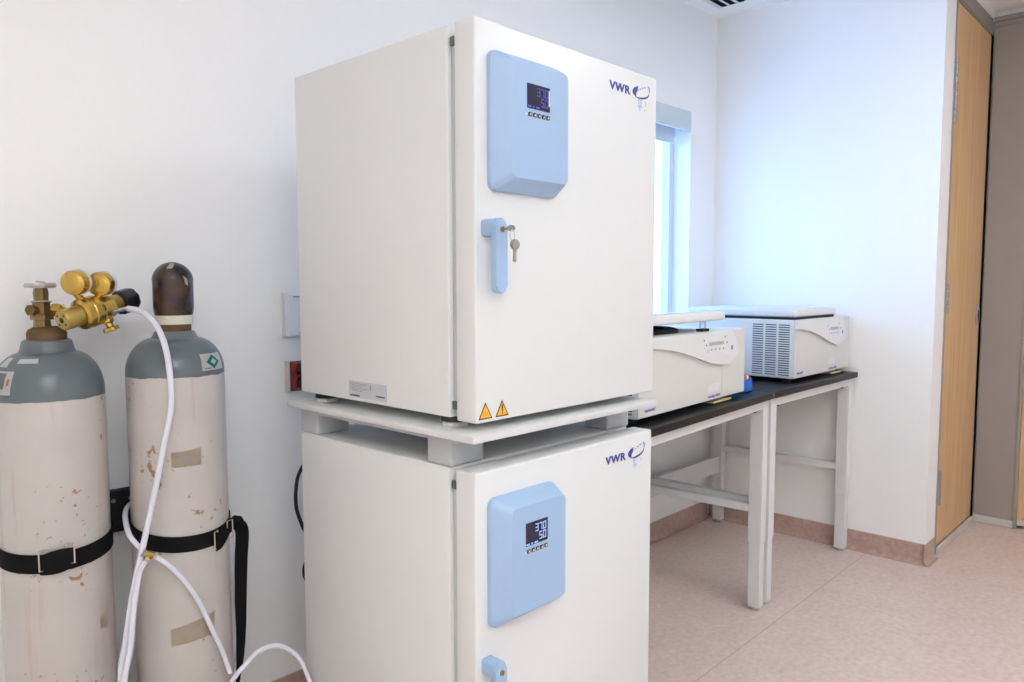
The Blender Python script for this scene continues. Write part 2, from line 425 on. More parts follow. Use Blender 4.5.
# window
bm = B(); fy0, fy1 = YB + .10, YB + .145
box(bm, (WX0, fy0, WZ0), (WX0 + .045, fy1, WZ1)); box(bm, (WX1 - .045, fy0, WZ0), (WX1, fy1, WZ1))
box(bm, (WX0 + .045, fy0, WZ0), (WX1 - .045, fy1, WZ0 + .045)); box(bm, (WX0 + .045, fy0, WZ1 - .045), (WX1 - .045, fy1, WZ1))
win = struct('window_1', bm, M['winframe'])
obj('pane', boxbm((WX0 + .043, YB + .118, WZ0 + .043), (WX1 - .043, YB + .124, WZ1 - .043)), M['glass'], win)
obj('sill', boxbm((WX0 - .01, YB - .025, WZ0 - .02), (WX1 + .0, YB + .10, WZ0 + .001), .003), M['trimwhite'], win)
t = thing('roller_blind', 'grey roller blind cassette rolled up at the top of the window', 'blind', (2.79, YB, 2.136))
obj('fascia', boxbm((WX0 + .003, YB - .004, 2.136), (WX1 - .003, YB + .012, 2.239), .002), M['blind'], t)
obj('roller', cyl(B(), (WX0 + .02, YB + .055, 2.19), (WX1 - .02, YB + .055, 2.19), .03), M['blindcloth'], t, True)
obj('cloth', boxbm((WX0 + .03, YB + .080, 2.09), (WX1 - .03, YB + .082, 2.195)), M['blindcloth'], t)
obj('bottom_bar', boxbm((WX0 + .03, YB + .076, 2.078), (WX1 - .03, YB + .086, 2.092), .002), M['winframe'], t)

# ceiling vent (slot diffuser near the corner)
t = thing('ceiling_vent', 'white slot ceiling diffuser with black slots near the corner', 'vent', (3.2, 1.90, ZC))
bm = B(); vx0, vx1 = 2.6, 3.735
vy = [2.003, 1.957, 1.905, 1.85, 1.80]
obj('frame', boxbm((vx0 - .02, 1.77, ZC - .004), (vx1 + .012, 2.03, ZC - .0005)), M['trimwhite'], t)
for y0 in vy[:-1]:
    obj('slot', boxbm((vx0, y0 - .034, ZC - .0055), (vx1, y0, ZC - .0035)), M['gapblack'], t)
    obj('blade', boxbm((vx0, y0 - .0475, ZC - .007), (vx1, y0 - .0345, ZC - .0035), .001), M['trimwhite'], t)

# door_1: wood leaf in the grey frame, plane y = YE
d1 = struct('door_1', boxbm((4.105, YE + .006, .035), (4.80, YE + .050, 2.655)), M['wood'])
ob = obj('bottom_sweep', boxbm((4.085, YE - .012, 0.001), (4.80, YE + .004, .034), .003), M['kick'], d1)
for z0, z1 in ((2.09, 2.40), (1.19, 1.335), (.25, .425)):
    bm = B(); n = max(3, int((z1 - z0) / .03))
    for k in range(n):
        a = z0 + (z1 - z0) * k / n
        cyl(bm, (4.092, YE - .004, a), (4.092, YE - .004, a + (z1 - z0) / n * .9), .0085, 12)
    obj('hinge', bm, M['hinge'], d1, True)
bm = B(); prism(bm, [(0.032 * math.cos(a * PI / 16), 0.052 * math.sin(a * PI / 16)) for a in range(32)], (4.735, YE + .0055, 1.163), X, Z, (0, -.010, 0))
fp = obj('flush_pull', bm, M['pull'], d1)
bm = B(); prism(bm, [(0.015 * math.cos(a * PI / 16), 0.030 * math.sin(a * PI / 16)) for a in range(32)], (4.739, YE - .0046, 1.160), X, Z, (0, -.001, 0))
obj('finger_recess', bm, M['black'], fp)
bm = B()
box(bm, (4.06, YE - .004, 0), (4.082, YE + .10, 2.745)); box(bm, (4.083, YE + .004, 2.66), (4.815, YE + .10, 2.745)); box(bm, (4.083, YE - .002, 2.672), (4.815, YE + .02, 2.69), .003)
struct('trim_5', bm, M['doorgrey'])
struct('wall_above', boxbm((4.06, YE, 2.7455), (XR, YE + .1, ZC)), M['wall'])
struct('black_backing', boxbm((4.083, YE + .11, 0), (XR, YE + .14, 2.745)), M['black'])  # plain black slab closing the space behind the door
# grey panel beside door_1 and door_2 beyond it
bm = B()
box(bm, (XR - .022, .79, .045), (XR - .001, YE - .004, 2.70), .002); box(bm, (XR - .03, .775, .003), (XR - .001, .79, 2.70), .002)
box(bm, (XR - .026, -.16, 2.70), (XR - .001, YE - .004, 2.725), .002); box(bm, (XR - .036, -.16, 2.7255), (XR - .001, YE - .004, 2.75), .002)
struct('trim_6', bm, M['panelgrey'])
struct('trim_7', boxbm((XR - .028, .79, .002), (XR - .001, YE - .004, .044), .002), M['kick'])
d2 = struct('door_2', boxbm((XR + .002, -.155, .05), (XR + .045, .7895, 2.7195)), M['wood'])
struct('gap_shade_strip', boxbm((4.8015, YE + .003, .001), (XR - .0005, YE + .009, 2.66)), M['gapblack'])  # black strip painting the shade in the gap between door and panel
struct('dark_backing', boxbm((XR + .06, -.158, 0), (XR + .10, .788, 2.718)), M['gapblack'])  # added black slab: blocks the sky leak, darkens the gap under the door
obj('bottom_sweep', boxbm((XR - .004, -.155, .018), (XR + .04, .788, .049)), M['kick'], d2)

# ------------------------------------------------------------------ incubators
DX0, DW = 1.056, 0.65
DY = 1.094
def seven(bm, ch, x, z, w, h, y, th):
    seg = {'0': 'abcdef', '1': 'bc', '2': 'abged', '3': 'abgcd', '4': 'fgbc', '5': 'afgcd', '6': 'afgedc', '7': 'abc', '8': 'abcdefg', '9': 'abcfgd'}[ch]
    g = th * .25
    R = {'a': (x, z + h - th, x + w, z + h), 'd': (x, z, x + w, z + th), 'g': (x, z + h / 2 - th / 2, x + w, z + h / 2 + th / 2),
         'f': (x, z + h / 2 + g, x + th, z + h - g), 'b': (x + w - th, z + h / 2 + g, x + w, z + h - g), 'e': (x, z + g, x + th, z + h / 2 - g), 'c': (x + w - th, z + g, x + w, z + h / 2 - g)}
    for s in seg:
        a = R[s]; box(bm, (a[0], y - .0006, a[1]), (a[2], y, a[3]))

def incubator(zt, hd, zb_body, label, digit_mat, shift=0.0):
    zb = zt - hd
    t = thing('laboratory_incubator', label, 'incubator', (DX0 + DW / 2, 1.42, zb_body), 0, 'stacked white incubators')
    ORG[t.name] = Vector((DX0 + DW / 2, 1.42, zb_body)); t.location.x += shift
    obj('body', boxbm((DX0, 1.174, zb_body), (DX0 + DW, 1.7525, zt), .004, 3), M['white'], t, True)
    obj('gasket', boxbm((DX0 + .010, 1.1542, zb + .02), (DX0 + DW - .010, 1.1738, zt - .02), .003), M['gasket'], t, True)
    obj('door', boxbm((DX0, DY, zb), (DX0 + DW, 1.154, zt), .005, 3), M['white'], t, True)
    for z in (zt - .035, zb + .032):
        obj('hinge_clip', boxbm((DX0 + .002, 1.1560, z - .009), (DX0 + .0095, 1.1690, z + .009), .002), M['clip'], t)
    # control panel: bevelled wedge hood
    x0, x1 = 1.089, 1.301; z1, z0 = zt - .058, zt - .336
    fx0, fx1 = 1.120, 1.292; fz1, fz0 = zt - .080, zt - .310; fy = 1.050
    def rp(a, b, c, d, r, n=5): return [(p[0], p[1]) for p in round_poly(b - a, d - c, r, n, a, c)]
    back = rp(x0, x1, z0, z1, .018); mid = rp(x0 + .001, x1 - .0005, z0 + .001, z1 - .001, .018)
    fr0 = rp(fx0 - .003, fx1 + .001, fz0 - .003, fz1 + .003, .014); fr = rp(fx0, fx1, fz0, fz1, .012)
    bm = B(); rows = []
    for poly, y in ((back, DY - .0003), (mid, DY - .010), (fr0, fy + .003), (fr, fy)):
        rows.append([bm.verts.new((p[0], y, p[1])) for p in poly])
    n = len(back)
    for a, b in zip(rows, rows[1:]):
        for i in range(n):
            j = (i + 1) % n; bm.faces.new((a[i], a[j], b[j], b[i]))
    bm.faces.new(rows[0][::-1]); bm.faces.new(rows[-1])
    cp = obj('control_panel', bm, M['blue'], t, True, 25)
    sx0, sx1, sz1, sz0 = 1.1605, 1.2305, zt - .118, zt - .1675
    obj('screen', boxbm((sx0, fy - .0014, sz0), (sx1, fy + .002, sz1), .0008), M['screen'], cp)
    bm = B(); ys = fy - .0015; H = .0165; W = .0092; T = .0019
    zz = sz1 - .0225
    for k, (ch, xx) in enumerate((('3', 1.1935), ('7', 1.2060), ('0', 1.2185))): seven(bm, ch, xx - .004, zz, W, H, ys, T)
    zz2 = zz - .0195
    for ch, xx in (('5', 1.2060), ('0', 1.2185)): seven(bm, ch, xx - .004, zz2, W, H, ys, T)
    box(bm, (1.2128, ys - .0006, zz), (1.2140, ys, zz + .0015)); box(bm, (1.2128, ys - .0006, zz2), (1.2140, ys, zz2 + .0015))
    for a, b in ((1.161, 1.171), (1.176, 1.181), (1.186, 1.197)): box(bm, (a, ys - .0006, sz0 + .002), (b, ys, sz0 + .0055))
    obj('readout', bm, digit_mat, cp)
    obj('scale_bar', boxbm((1.2255, ys - .0006, sz0 + .012), (1.2290, ys, sz1 - .006)), M['buttonmark'] if digit_mat is M['digit'] else M['screen'], cp)
    for k in range(5):
        bx = 1.1645 + k * .0138
        bt = B(); prism(bt, round_poly(.0098, .0085, .002, 3, bx, zt - .1835), (0, fy + .001, 0), X, Z, (0, -.0024, 0))
        obj('button', bt, M['button'], cp)
        bt = B(); c = (bx + .0055, zt - .1795)
        prism(bt, [(c[0] - .0022, c[1] - .0025), (c[0] + .0026, c[1] - .001 - .0006 * (k % 2)), (c[0] + .001, c[1] + .0026), (c[0] - .0022, c[1] + .0018 * (1 - k % 2))], (0, fy - .0015, 0), X, Z, (0, -.0005, 0))
        obj('button_symbol', bt, M['buttonmark'], cp)
    obj('status_light', boxbm((1.1570, fy - .0008, zt - .1812), (1.1603, fy + .001, zt - .1785)), M['led'], cp)
    # handle
    hz = zt
    bm = B(); prism(bm, round_poly(.032, .034, .008, 4, 1.0712, hz - .428), (0, DY - .0003, 0), X, Z, (0, -.036, 0))
    hd_ = obj('handle', bm, M['blue'], t, True)
    bm = B(); prism(bm, round_poly(.0315, .150, .0150, 8, 1.0722, hz - .5425), (0, 1.0670, 0), X, Z, (0, -.016, 0))
    bmesh.ops.bevel(bm, geom=[e for e in bm.edges if abs(e.verts[0].co.y - e.verts[1].co.y) < 1e-5 and e.verts[0].co.y < 1.055], offset=.003, segments=2, affect='EDGES')
    obj('grip', bm, M['blue'], hd_, True)
    lk = B(); cyl(lk, (1.0885, 1.0535, hz - .415), (1.0885, 1.0485, hz - .415), .006, 20); obj('lock', lk, M['brassdull'], hd_, True)
    lk = B(); box(lk, (1.0878, 1.0479, hz - .419), (1.0892, 1.0484, hz - .411)); obj('keyhole', lk, M['black'], hd_)
    # maker's mark
    n = -Y; y = DY - .0006
    text('logo_letters', 'VWR', .0190, M['logo'], t, (1.501, DY - .0008, zt - .0600), X * 1.0, Z, .0005, bold=.028, tight=1.10, stretch=1.30)
    def crescent(cx, cz, a, b, t0, t1, th, tilt, k=20):
        o, i = [], []
        for q in range(k + 1):
            s = q / k; an = t0 + (t1 - t0) * s; wdt = th * math.sin(PI * s) ** .8
            o.append((a * math.cos(an), b * math.sin(an))); i.append(((a - wdt) * math.cos(an), (b - wdt * .8) * math.sin(an)))
        P = o + i[-2:0:-1]; c, sn = math.cos(tilt), math.sin(tilt)
        return [(cx + p[0] * c - p[1] * sn, cz + p[0] * sn + p[1] * c) for p in P]
    cx, cz = 1.632, zt - .0475
    bm = B(); prism(bm, crescent(cx, cz, .036, .0150, PI * .60, PI * 1.30, .020, .06), (0, y, 0), X, Z, (0, -.0005, 0))
    prism(bm, crescent(cx, cz, .037, .0160, PI * 1.24, PI * 2.04, .0060, .06), (0, y, 0), X, Z, (0, -.0005, 0))
    obj('logo_swoosh', bm, M['logo'], t)
    bm = B(); prism(bm, crescent(cx + .006, cz + .005, .036, .015, PI * 1.80, PI * 2.25, .006, .25), (0, y - .0003, 0), X, Z, (0, -.0005, 0))
    for k in range(4): box(bm, (cx - .016 + k * .0105, y - .0005, cz + .003 + k * .0035), (cx - .010 + k * .0105, y, cz + .0065 + k * .0035))
    obj('logo_accent', bm, M['logolight'], t)
    bm = B(); a, zc_ = 1.622, zt - .086
    box(bm, (a, y - .0005, zc_ + .010), (a + .004, y, zc_ + .021)); box(bm, (a + .010, y - .0005, zc_ + .010), (a + .014, y, zc_ + .021)); box(bm, (a, y - .0005, zc_), (a + .014, y, zc_ + .008)); box(bm, (a + .005, y - .0005, zc_ - .006), (a + .010, y, zc_ - .002))
    obj('care_mark', bm, M['inkpale'], t)
    bm = B(); a = 1.647
    box(bm, (a, y - .0005, zc_ + .017), (a + .009, y, zc_ + .019)); box(bm, (a + .007, y - .0005, zc_ + .008), (a + .009, y, zc_ + .017)); box(bm, (a, y - .0005, zc_ - .003), (a + .009, y, zc_ - .001))
    obj('care_mark', bm, M['inktan'], t)
    return t

inc_top = incubator(1.861, .807, 1.0585, 'white incubator on top of the grey stacking shelf, keys hanging from its blue handle', M['digit'])
inc_low = incubator(.9525, .807, .150, 'white incubator underneath the grey stacking shelf, cut off by the lower photo edge', M['digit2'], -.004)
for xx, mark in ((1.0615, False), (1.1105, True)):
    zt_, zb_ = 1.0970, 1.0620
    bm = B(); prism(bm, [(xx, zb_), (xx + .040, zb_), (xx + .020, zt_)], (0, DY - .0003, 0), X, Z, (0, -.0005, 0))
    st = obj('warning_sticker', bm, M['warnedge'], inc_top)
    bm = B(); prism(bm, [(xx + .0045, zb_ + .0028), (xx + .0355, zb_ + .0028), (xx + .020, zt_ - .0055)], (0, DY - .0009, 0), X, Z, (0, -.0004, 0))
    obj('sticker_face', bm, M['warn'], st)
    bm = B()
    if mark:
        prism(bm, [(xx + .0187, zb_ + .010), (xx + .0213, zb_ + .010), (xx + .0222, zb_ + .025), (xx + .0178, zb_ + .025)], (0, DY - .0014, 0), X, Z, (0, -.0004, 0))
        box(bm, (xx + .0184, DY - .0018, zb_ + .0050), (xx + .0216, DY - .0014, zb_ + .0082))
        obj('exclamation_mark', bm, M['warnedge'], st)
    else:
        for k in range(3):
            pz = zb_ + .0065; px_ = xx + .0125 + k * .0055
            prism(bm, [(px_, pz), (px_ + .0014, pz), (px_ + .0022, pz + .006), (px_ + .0010, pz + .010), (px_ + .0004, pz + .006)], (0, DY - .0014, 0), X, Z, (0, -.0004, 0))
        obj('heat_mark', bm, M['orange'], st)
bm = boxbm((DX0 - .0008, 1.388, 1.0675), (DX0 + .001, 1.535, 1.107))
tp = obj('type_plate', bm, M['plate'], inc_top)
bm = B()
for k in range(6): box(bm, (DX0 - .0013, 1.46 + .012 * (k % 3), 1.1005 - k * .0035), (DX0 - .0008, 1.528 - .006 * (k % 2), 1.1015 - k * .0035))
obj('plate_print', bm, M['plateink'], tp)
obj('plate_logo', boxbm((DX0 - .0013, 1.492, 1.0705), (DX0 - .0008, 1.530, 1.0745)), M['logo2'], tp)
obj('plate_address', boxbm((DX0 - .0013, 1.395, 1.076), (DX0 - .0008, 1.428, 1.0795)), M['logo2'], tp)
obj('plate_mark', boxbm((DX0 - .0013, 1.447, 1.090), (DX0 - .0008, 1.451, 1.101)), M['plateink'], tp)

# stacking shelf
SX0, SX1, SY0, SY1 = 1.026, 1.692, 1.072, 1.775
t = thing('stacking_shelf', 'grey stacking shelf on four corner blocks between the two incubators', 'shelf', (1.38, 1.42, .9527))
obj('tray', boxbm((SX0, SY0, 1.020), (SX1, SY1, 1.0355), .003), M['shelf'], t, True)
obj('lip', boxbm((SX0 + .03, SY0 + .07, 1.005), (SX1 - .03, SY1 - .05, 1.0198)), M['block'], t)
for bx in (1.053, 1.605):
    for by in (1.168, 1.675):
        obj('block', boxbm((bx, by, .9529), (bx + .098, by + .078, 1.0198), .006, 3), M['block'], t, True)
for bx in (1.075, 1.63):
    for by in (1.20, 1.69):
        bm = B(); lathe(bm, [(.028, 0), (.028, .008), (.024, .0100)], (bx + .02, by, 1.0357), n=28)
        obj('foot', bm, M['shelf'], inc_top, True)
        bm = B(); cyl(bm, (bx + .02, by, 1.0458), (bx + .02, by, 1.0584), .030); obj('foot_gap_shade', bm, M['black'], inc_top, True)  # screw widened into a black disc, painting the shaded gap under the body

# low stand with castors carrying the stack
t = thing('incubator_stand', 'low grey steel stand on castors under the lower white incubator', 'stand', (1.38, 1.42, 0))
bm = B(); box(bm, (1.06, 1.16, .110), (1.70, 1.20, .1495)); box(bm, (1.06, 1.70, .110), (1.70, 1.74, .1495)); box(bm, (1.06, 1.20, .110), (1.10, 1.70, .1495)); box(bm, (1.66, 1.20, .110), (1.70, 1.70, .1495))
obj('frame', bm, M['block'], t)
for bx in (1.10, 1.66):
    for by in (1.20, 1.70):
        c = B(); cyl(c, (bx - .014, by, .0405), (bx + .014, by, .0405), .040, 28); w = obj('castor', c, M['black'], t, True)
        c = B(); box(c, (bx - .022, by - .015, .040), (bx - .016, by + .015, .1098)); box(c, (bx + .016, by - .015, .040), (bx + .022, by + .015, .1098)); box(c, (bx - .022, by - .02, .098), (bx + .022, by + .02, .1098))
        obj('fork', c, M['steel'], w)

# keys hanging from the upper lock
kz = 1.861 - .415
t = thing('key_bunch', 'small bunch of silver keys hanging from the upper blue door handle', 'keys', (1.10, 1.036, kz))
bm = B(); prism(bm, [(0.0085 * math.cos(a * PI / 12), 0.0062 * math.sin(a * PI / 12)) for a in range(24)], (1.0885, 1.0270, kz + .001), -Y * .8 + X * .6, Z, (.0012, .0012, 0))
box(bm, (1.0877, 1.0305, kz - .0025), (1.0894, 1.0478, kz + .0025))
obj('key', bm, M['lockkey'], t)
bm = B(); tube(bm, [(1.086 + .007 * math.cos(a * PI / 8), 1.0215, kz - .013 + .010 * math.sin(a * PI / 8)) for a in range(16)], .0009, 6, 0, True); obj('ring', bm, M['steel'], t, True)
for dx, dy, tilt in ((.000, .000, .10), (.004, -.0030, -.16)):
    bm = B(); o = Vector((1.088 + dx, 1.0205 + dy, kz - .024))
    ux = Vector((math.cos(tilt), 0, math.sin(tilt))); uz = Vector((-math.sin(tilt), 0, math.cos(tilt)))
    head = [(0.0105 * math.cos(a * PI / 8), -.007 + 0.0100 * math.sin(a * PI / 8)) for a in range(0, 16)]
    prism(bm, head, o, ux, uz, (0, -.002, 0))
    prism(bm, [(-.0035, -.015), (.0040, -.015), (.0040, -.022), (.0028, -.025), (.0040, -.028), (.0026, -.032), (.0040, -.036), (.001, -.042), (-.0035, -.040)], o, ux, uz, (0, -.002, 0))
    obj('key', bm, M['key'], t)

# ------------------------------------------------------------------ gas cylinders
CR = .113
LX, LY = .531, 1.961
RX, RY = .792, 1.893
def dome(z0, z1, r0, r1, n=14):
    out = []
    for k in range(1, n + 1):
        a = PI / 2 * k / n * .93
        s = math.sin(a) / math.sin(PI / 2 * .93)
        out.append((r1 + (r0 - r1) * (math.cos(a) - math.cos(PI / 2 * .93)) / (1 - math.cos(PI / 2 * .93)), z0 + (z1 - z0) * s))
    return out
def prof_r(prof, z):
    for (r0, z0), (r1, z1) in zip(prof, prof[1:]):
        if z0 <= z <= z1 and z1 > z0: return r0 + (r1 - r0) * (z - z0) / (z1 - z0)
    return prof[-1][0]
def patch(cx, cy, prof, poly, off, m, name, parent, sub=6):
    """thin sticker hugging a lathe: poly of (angle rad, z); filled by a grid over its bounding quad corners."""
    (a0, z0), (a1, z1), (a2, z2), (a3, z3) = poly
    bm = B(); G = []
    for j in range(sub + 1):
        v = j / sub; row = []
        for i in range(sub + 1):
            u = i / sub
            a = (a0 * (1 - u) + a1 * u) * (1 - v) + (a3 * (1 - u) + a2 * u) * v
            z = (z0 * (1 - u) + z1 * u) * (1 - v) + (z3 * (1 - u) + z2 * u) * v
            r = prof_r(prof, z) + off
            row.append(bm.verts.new((cx + r * math.cos(a), cy + r * math.sin(a), z + off * .5)))
        G.append(row)
    for j in range(sub):
        for i in range(sub):
            bm.faces.new((G[j][i], G[j][i + 1], G[j + 1][i + 1], G[j + 1][i]))
    bmesh.ops.solidify(bm, geom=list(bm.faces), thickness=.0005)
    return obj(name, bm, m, parent, True)

# left cylinder
ZL = 1.083
profL = [(.085, .002), (.105, .008), (CR, .03), (CR, ZL + .01)] + dome(ZL + .01, 1.186, CR, .054)
tL = thing('gas_cylinder', 'gas cylinder with open valve and brass regulator, left of the two', 'gas cylinder', (LX, LY, 0), 0, 'strapped gas cylinders')
obj('shell', lathe(B(), profL, (LX, LY, 0), n=72), cyl_mat('cylinder_paint_left', ZL, 3.3), tL, True)
obj('shoulder_collar', lathe(B(), [(.058, 1.183), (.055, 1.190), (.050, 1.210), (.044, 1.214)], (LX, LY, 0)), mat('collar_grey', (96, 104, 108), .4), tL, True)
obj('neck_ring', lathe(B(), [(.039, 1.213), (.0405, 1.216), (.0405, 1.228), (.037, 1.236), (.026, 1.242), (.020, 1.243)], (LX, LY, 0)), M['rust'], tL, True)
VX, VY = LX - .0075, LY + .0022
bm = B()
lathe(bm, [(.019, 1.2425), (.017, 1.258), (.024, 1.259), (.024, 1.270), (.018, 1.271), (.018, 1.297), (.021, 1.298), (.021, 1.301), (.015, 1.302), (.016, 1.318), (.014, 1.330)], (VX, VY, 0), n=6)
cyl(bm, (VX, VY, 1.281), (VX - .024, VY - .012, 1.281), .010, 16); cyl(bm, (VX - .022, VY - .010, 1.281), (VX - .027, VY - .0135, 1.281), .013, 6)
val = obj('valve', bm, M['bronze'], tL, True, 30)
bm = B(); lathe(bm, [(.0245, 1.3005), (.0245, 1.3015)], (VX, VY, 0), n=28); obj('tag_washer', bm, M['paper'], val)
bm = B()
lathe(bm, [(.022, 1.333), (.029, 1.331), (.0315, 1.336), (.029, 1.342), (.022, 1.341), (.022, 1.333)], (VX, VY, 0), n=40, cap=False, fn=lambda t, h: 1 + .07 * math.cos(8 * t))
for k in range(5):
    a = 2 * PI * k / 5; box(bm, (VX, VY - .004, 1.333), (VX + .028, VY + .004, 1.3405), rot=Matrix.Rotation(a, 3, 'Z'), piv=(VX, VY, 1.338))
lathe(bm, [(.011, 1.330), (.011, 1.342), (.007, 1.346)], (VX, VY, 0), n=20)
obj('handwheel', bm, M['steel'], tL, True)
toA = lambda cx, cy, x, y: math.atan2(y - cy, x - cx)
aL = math.atan2(-LY, -LX)      # direction from the cylinder towards the viewpoint side of the room
patch(LX, LY, profL, [(aL - 1.20, 1.100), (aL - .70, 1.100), (aL - .68, 1.150), (aL - 1.20, 1.150)], .0006, M['paper'], 'label', tL)
patch(LX, LY, profL, [(aL - 1.17, 1.112), (aL - .86, 1.112), (aL - .85, 1.146), (aL - 1.17, 1.146)], .0012, M['inkgrey'], 'label_print', tL)
patch(LX, LY, profL, [(aL - .80, 1.120), (aL - .75, 1.120), (aL - .74, 1.134), (aL - .79, 1.134)], .0012, M['inkred'], 'label_print', tL)
patch(LX, LY, profL, [(aL - 1.30, 1.158), (aL - .95, 1.158), (aL - .98, 1.177), (aL - 1.22, 1.177)], .0006, M['paper'], 'round_sticker', tL)
patch(LX, LY, profL, [(aL - .72, 1.166), (aL - .22, 1.166), (aL - .22, 1.1755), (aL - .70, 1.1755)], .0006, M['paper'], 'strip_sticker', tL)

# right cylinder
ZR = 1.118
profR = [(.085, .002), (.105, .008), (CR, .03), (CR, ZR + .005)] + dome(ZR + .005, 1.207, CR, .053)
tR = thing('gas_cylinder', 'gas cylinder closed with a worn brown dome cap, right of the two', 'gas cylinder', (RX, RY, 0), 0, 'strapped gas cylinders')
obj('shell', lathe(B(), profR, (RX, RY, 0), n=72), cyl_mat('cylinder_paint_right', ZR, 8.1), tR, True)
obj('shoulder_collar', lathe(B(), [(.056, 1.204), (.052, 1.209), (.046, 1.221), (.042, 1.224)], (RX, RY, 0)), mat('collar_grey_right', (106, 114, 117), .4), tR, True)
obj('neck_ring', lathe(B(), [(.039, 1.223), (.039, 1.240)], (RX, RY, 0)), M['rust'], tR, True)
obj('cap_rim', lathe(B(), [(.0425, 1.2405), (.0430, 1.256), (.0435, 1.2625)], (RX, RY, 0), n=48), mat('chipped_white_rim', (214, 208, 192), .5, var=.12, scale=60), tR, True)
capprof = [(.0432, 1.2625), (.0455, 1.272), (.0478, 1.284), (.0478, 1.345)] + [(.0478 * math.cos(a), 1.345 + .048 * math.sin(a)) for a in [k * PI / 2 / 10 * .98 for k in range(1, 11)]]
cap = obj('dome_cap', lathe(B(), capprof, (RX, RY, 0), n=8 * 6, fn=lambda t, h: 1.0 - (.025 * abs(math.sin(4 * t)) if 1.275 < h < 1.35 else 0)), M['cap'], tR, True)
aR = math.atan2(-RY, -RX)
patch(RX, RY, capprof, [(aR - .75, 1.318), (aR - .56, 1.318), (aR - .56, 1.342), (aR - .75, 1.342)], .0005, M['black'], 'cap_port', tR, 4)
patch(RX, RY, capprof, [(aR - .72, 1.298), (aR - .58, 1.298), (aR - .58, 1.306), (aR - .72, 1.306)], .0005, M['black'], 'cap_port', tR, 4)
chip = mat('chipped_cream_paint', (208, 200, 182), .5, var=.1)
patch(RX, RY, capprof, [(aR - .38, 1.376), (aR - .02, 1.376), (aR + .22, 1.3885), (aR - .22, 1.3885)], .0004, chip, 'paint_chip', tR, 5)
patch(RX, RY, capprof, [(aR + .62, 1.338), (aR + .78, 1.334), (aR + .72, 1.352), (aR + .50, 1.360)], .0004, chip, 'paint_chip', tR, 5)
lab = [(aR + .54, 1.130), (aR + 1.22, 1.130), (aR + 1.22, 1.170), (aR + .54, 1.170)]
lb = patch(RX, RY, profR, lab, .0006, M['paper'], 'hazard_label', tR, 8)
am, zm = aR + .86, 1.150
dl_ = patch(RX, RY, profR, [(am - .20, zm), (am, zm - .0175), (am + .20, zm), (am, zm + .0175)], .0014, M['teal'], 'hazard_diamond', tR, 8)
patch(RX, RY, profR, [(am - .09, zm), (am, zm - .008), (am + .09, zm), (am, zm + .008)], .0022, M['paper'], 'hazard_diamond_centre', tR, 4)
patch(RX, RY, profR, [(aR + .60, 1.1335), (aR + .78, 1.1335), (aR + .78, 1.1365), (aR + .60, 1.1365)], .0012, M['inkgrey'], 'label_print', tR, 3)
patch(RX, RY, profR, [(aR - .15, .905), (aR + .45, .905), (aR + .45, .948), (aR - .15, .940)], .0004, M['residue'], 'tape_residue', tR)
patch(RX, RY, profR, [(aR - .28, .470), (aR + .62, .478), (aR + .66, .535), (aR - .28, .512)], .0004, M['residue'], 'tape_residue', tR, 10)
patch(LX, LY, profL, [(aL + .75, .54), (aL + .98, .54), (aL + .98, .58), (aL + .75, .57)], .0004, M['residue'], 'tape_residue', tL)

# ------------------------------------------------------------------ regulator on the left valve
ax = Vector((.914, .331, .233)).normalized()
p0 = Vector((.541, 1.885, 1.258))
t = thing('pressure_regulator', 'brass pressure regulator with two gauges on the left cylinder valve', 'regulator', tuple(p0 + ax * .1))
bm = B(); lathe(bm, [(.021, 0), (.0235, .003), (.0235, .044)], p0, ax, 36); body = obj('end_cap', bm, M['brassdull'], t, True)
bm = B()
a_, u_, v_ = frame_from(ax)
lathe(bm, [(.0065, -.0006), (.0065, .001)], p0, ax, 16)
for k in range(4):
    q = p0 + (u_ * math.cos(PI / 4 + k * PI / 2) + v_ * math.sin(PI / 4 + k * PI / 2)) * .0145
    lathe(bm, [(.0026, -.0006), (.0026, .001)], q, ax, 10)
obj('cap_hole', bm, M['black'], body)
bm = B(); lathe(bm, [(.028, .0445), (.035, .049), (.036, .055), (.036, .063), (.0345, .065), (.036, .067), (.036, .085), (.033, .091), (.026, .094), (.0265, .125)], p0, ax, 40); obj('body', bm, M['brass'], t, True, 30)
bm = B(); lathe(bm, [(.0245, .1255), (.0225, .132), (.0215, .150)], p0, ax, 36); obj('bonnet', bm, M['brassdull'], t, True)
bm = B(); lathe(bm, [(.020, .1505), (.030, .154), (.030, .186), (.026, .193), (.015, .195)], p0, ax, 56, fn=lambda tt, h: 1 - .07 * (0.5 + .5 * math.cos(8 * tt))); obj('adjusting_knob', bm, M['knob'], t, True, 30)
# inlet nut towards the valve
nutp = Vector((VX + .019, LY - .004, 1.281))
nb = B(); inl = p0 + ax * .064
d = (inl - nutp)
lathe(nb, [(.010, 0), (.0165, .004), (.0165, .022), (.012, .026), (.009, .03), (.009, d.length)], nutp, d, 6); obj('inlet_nut', nb, M['brass'], t, True, 30)
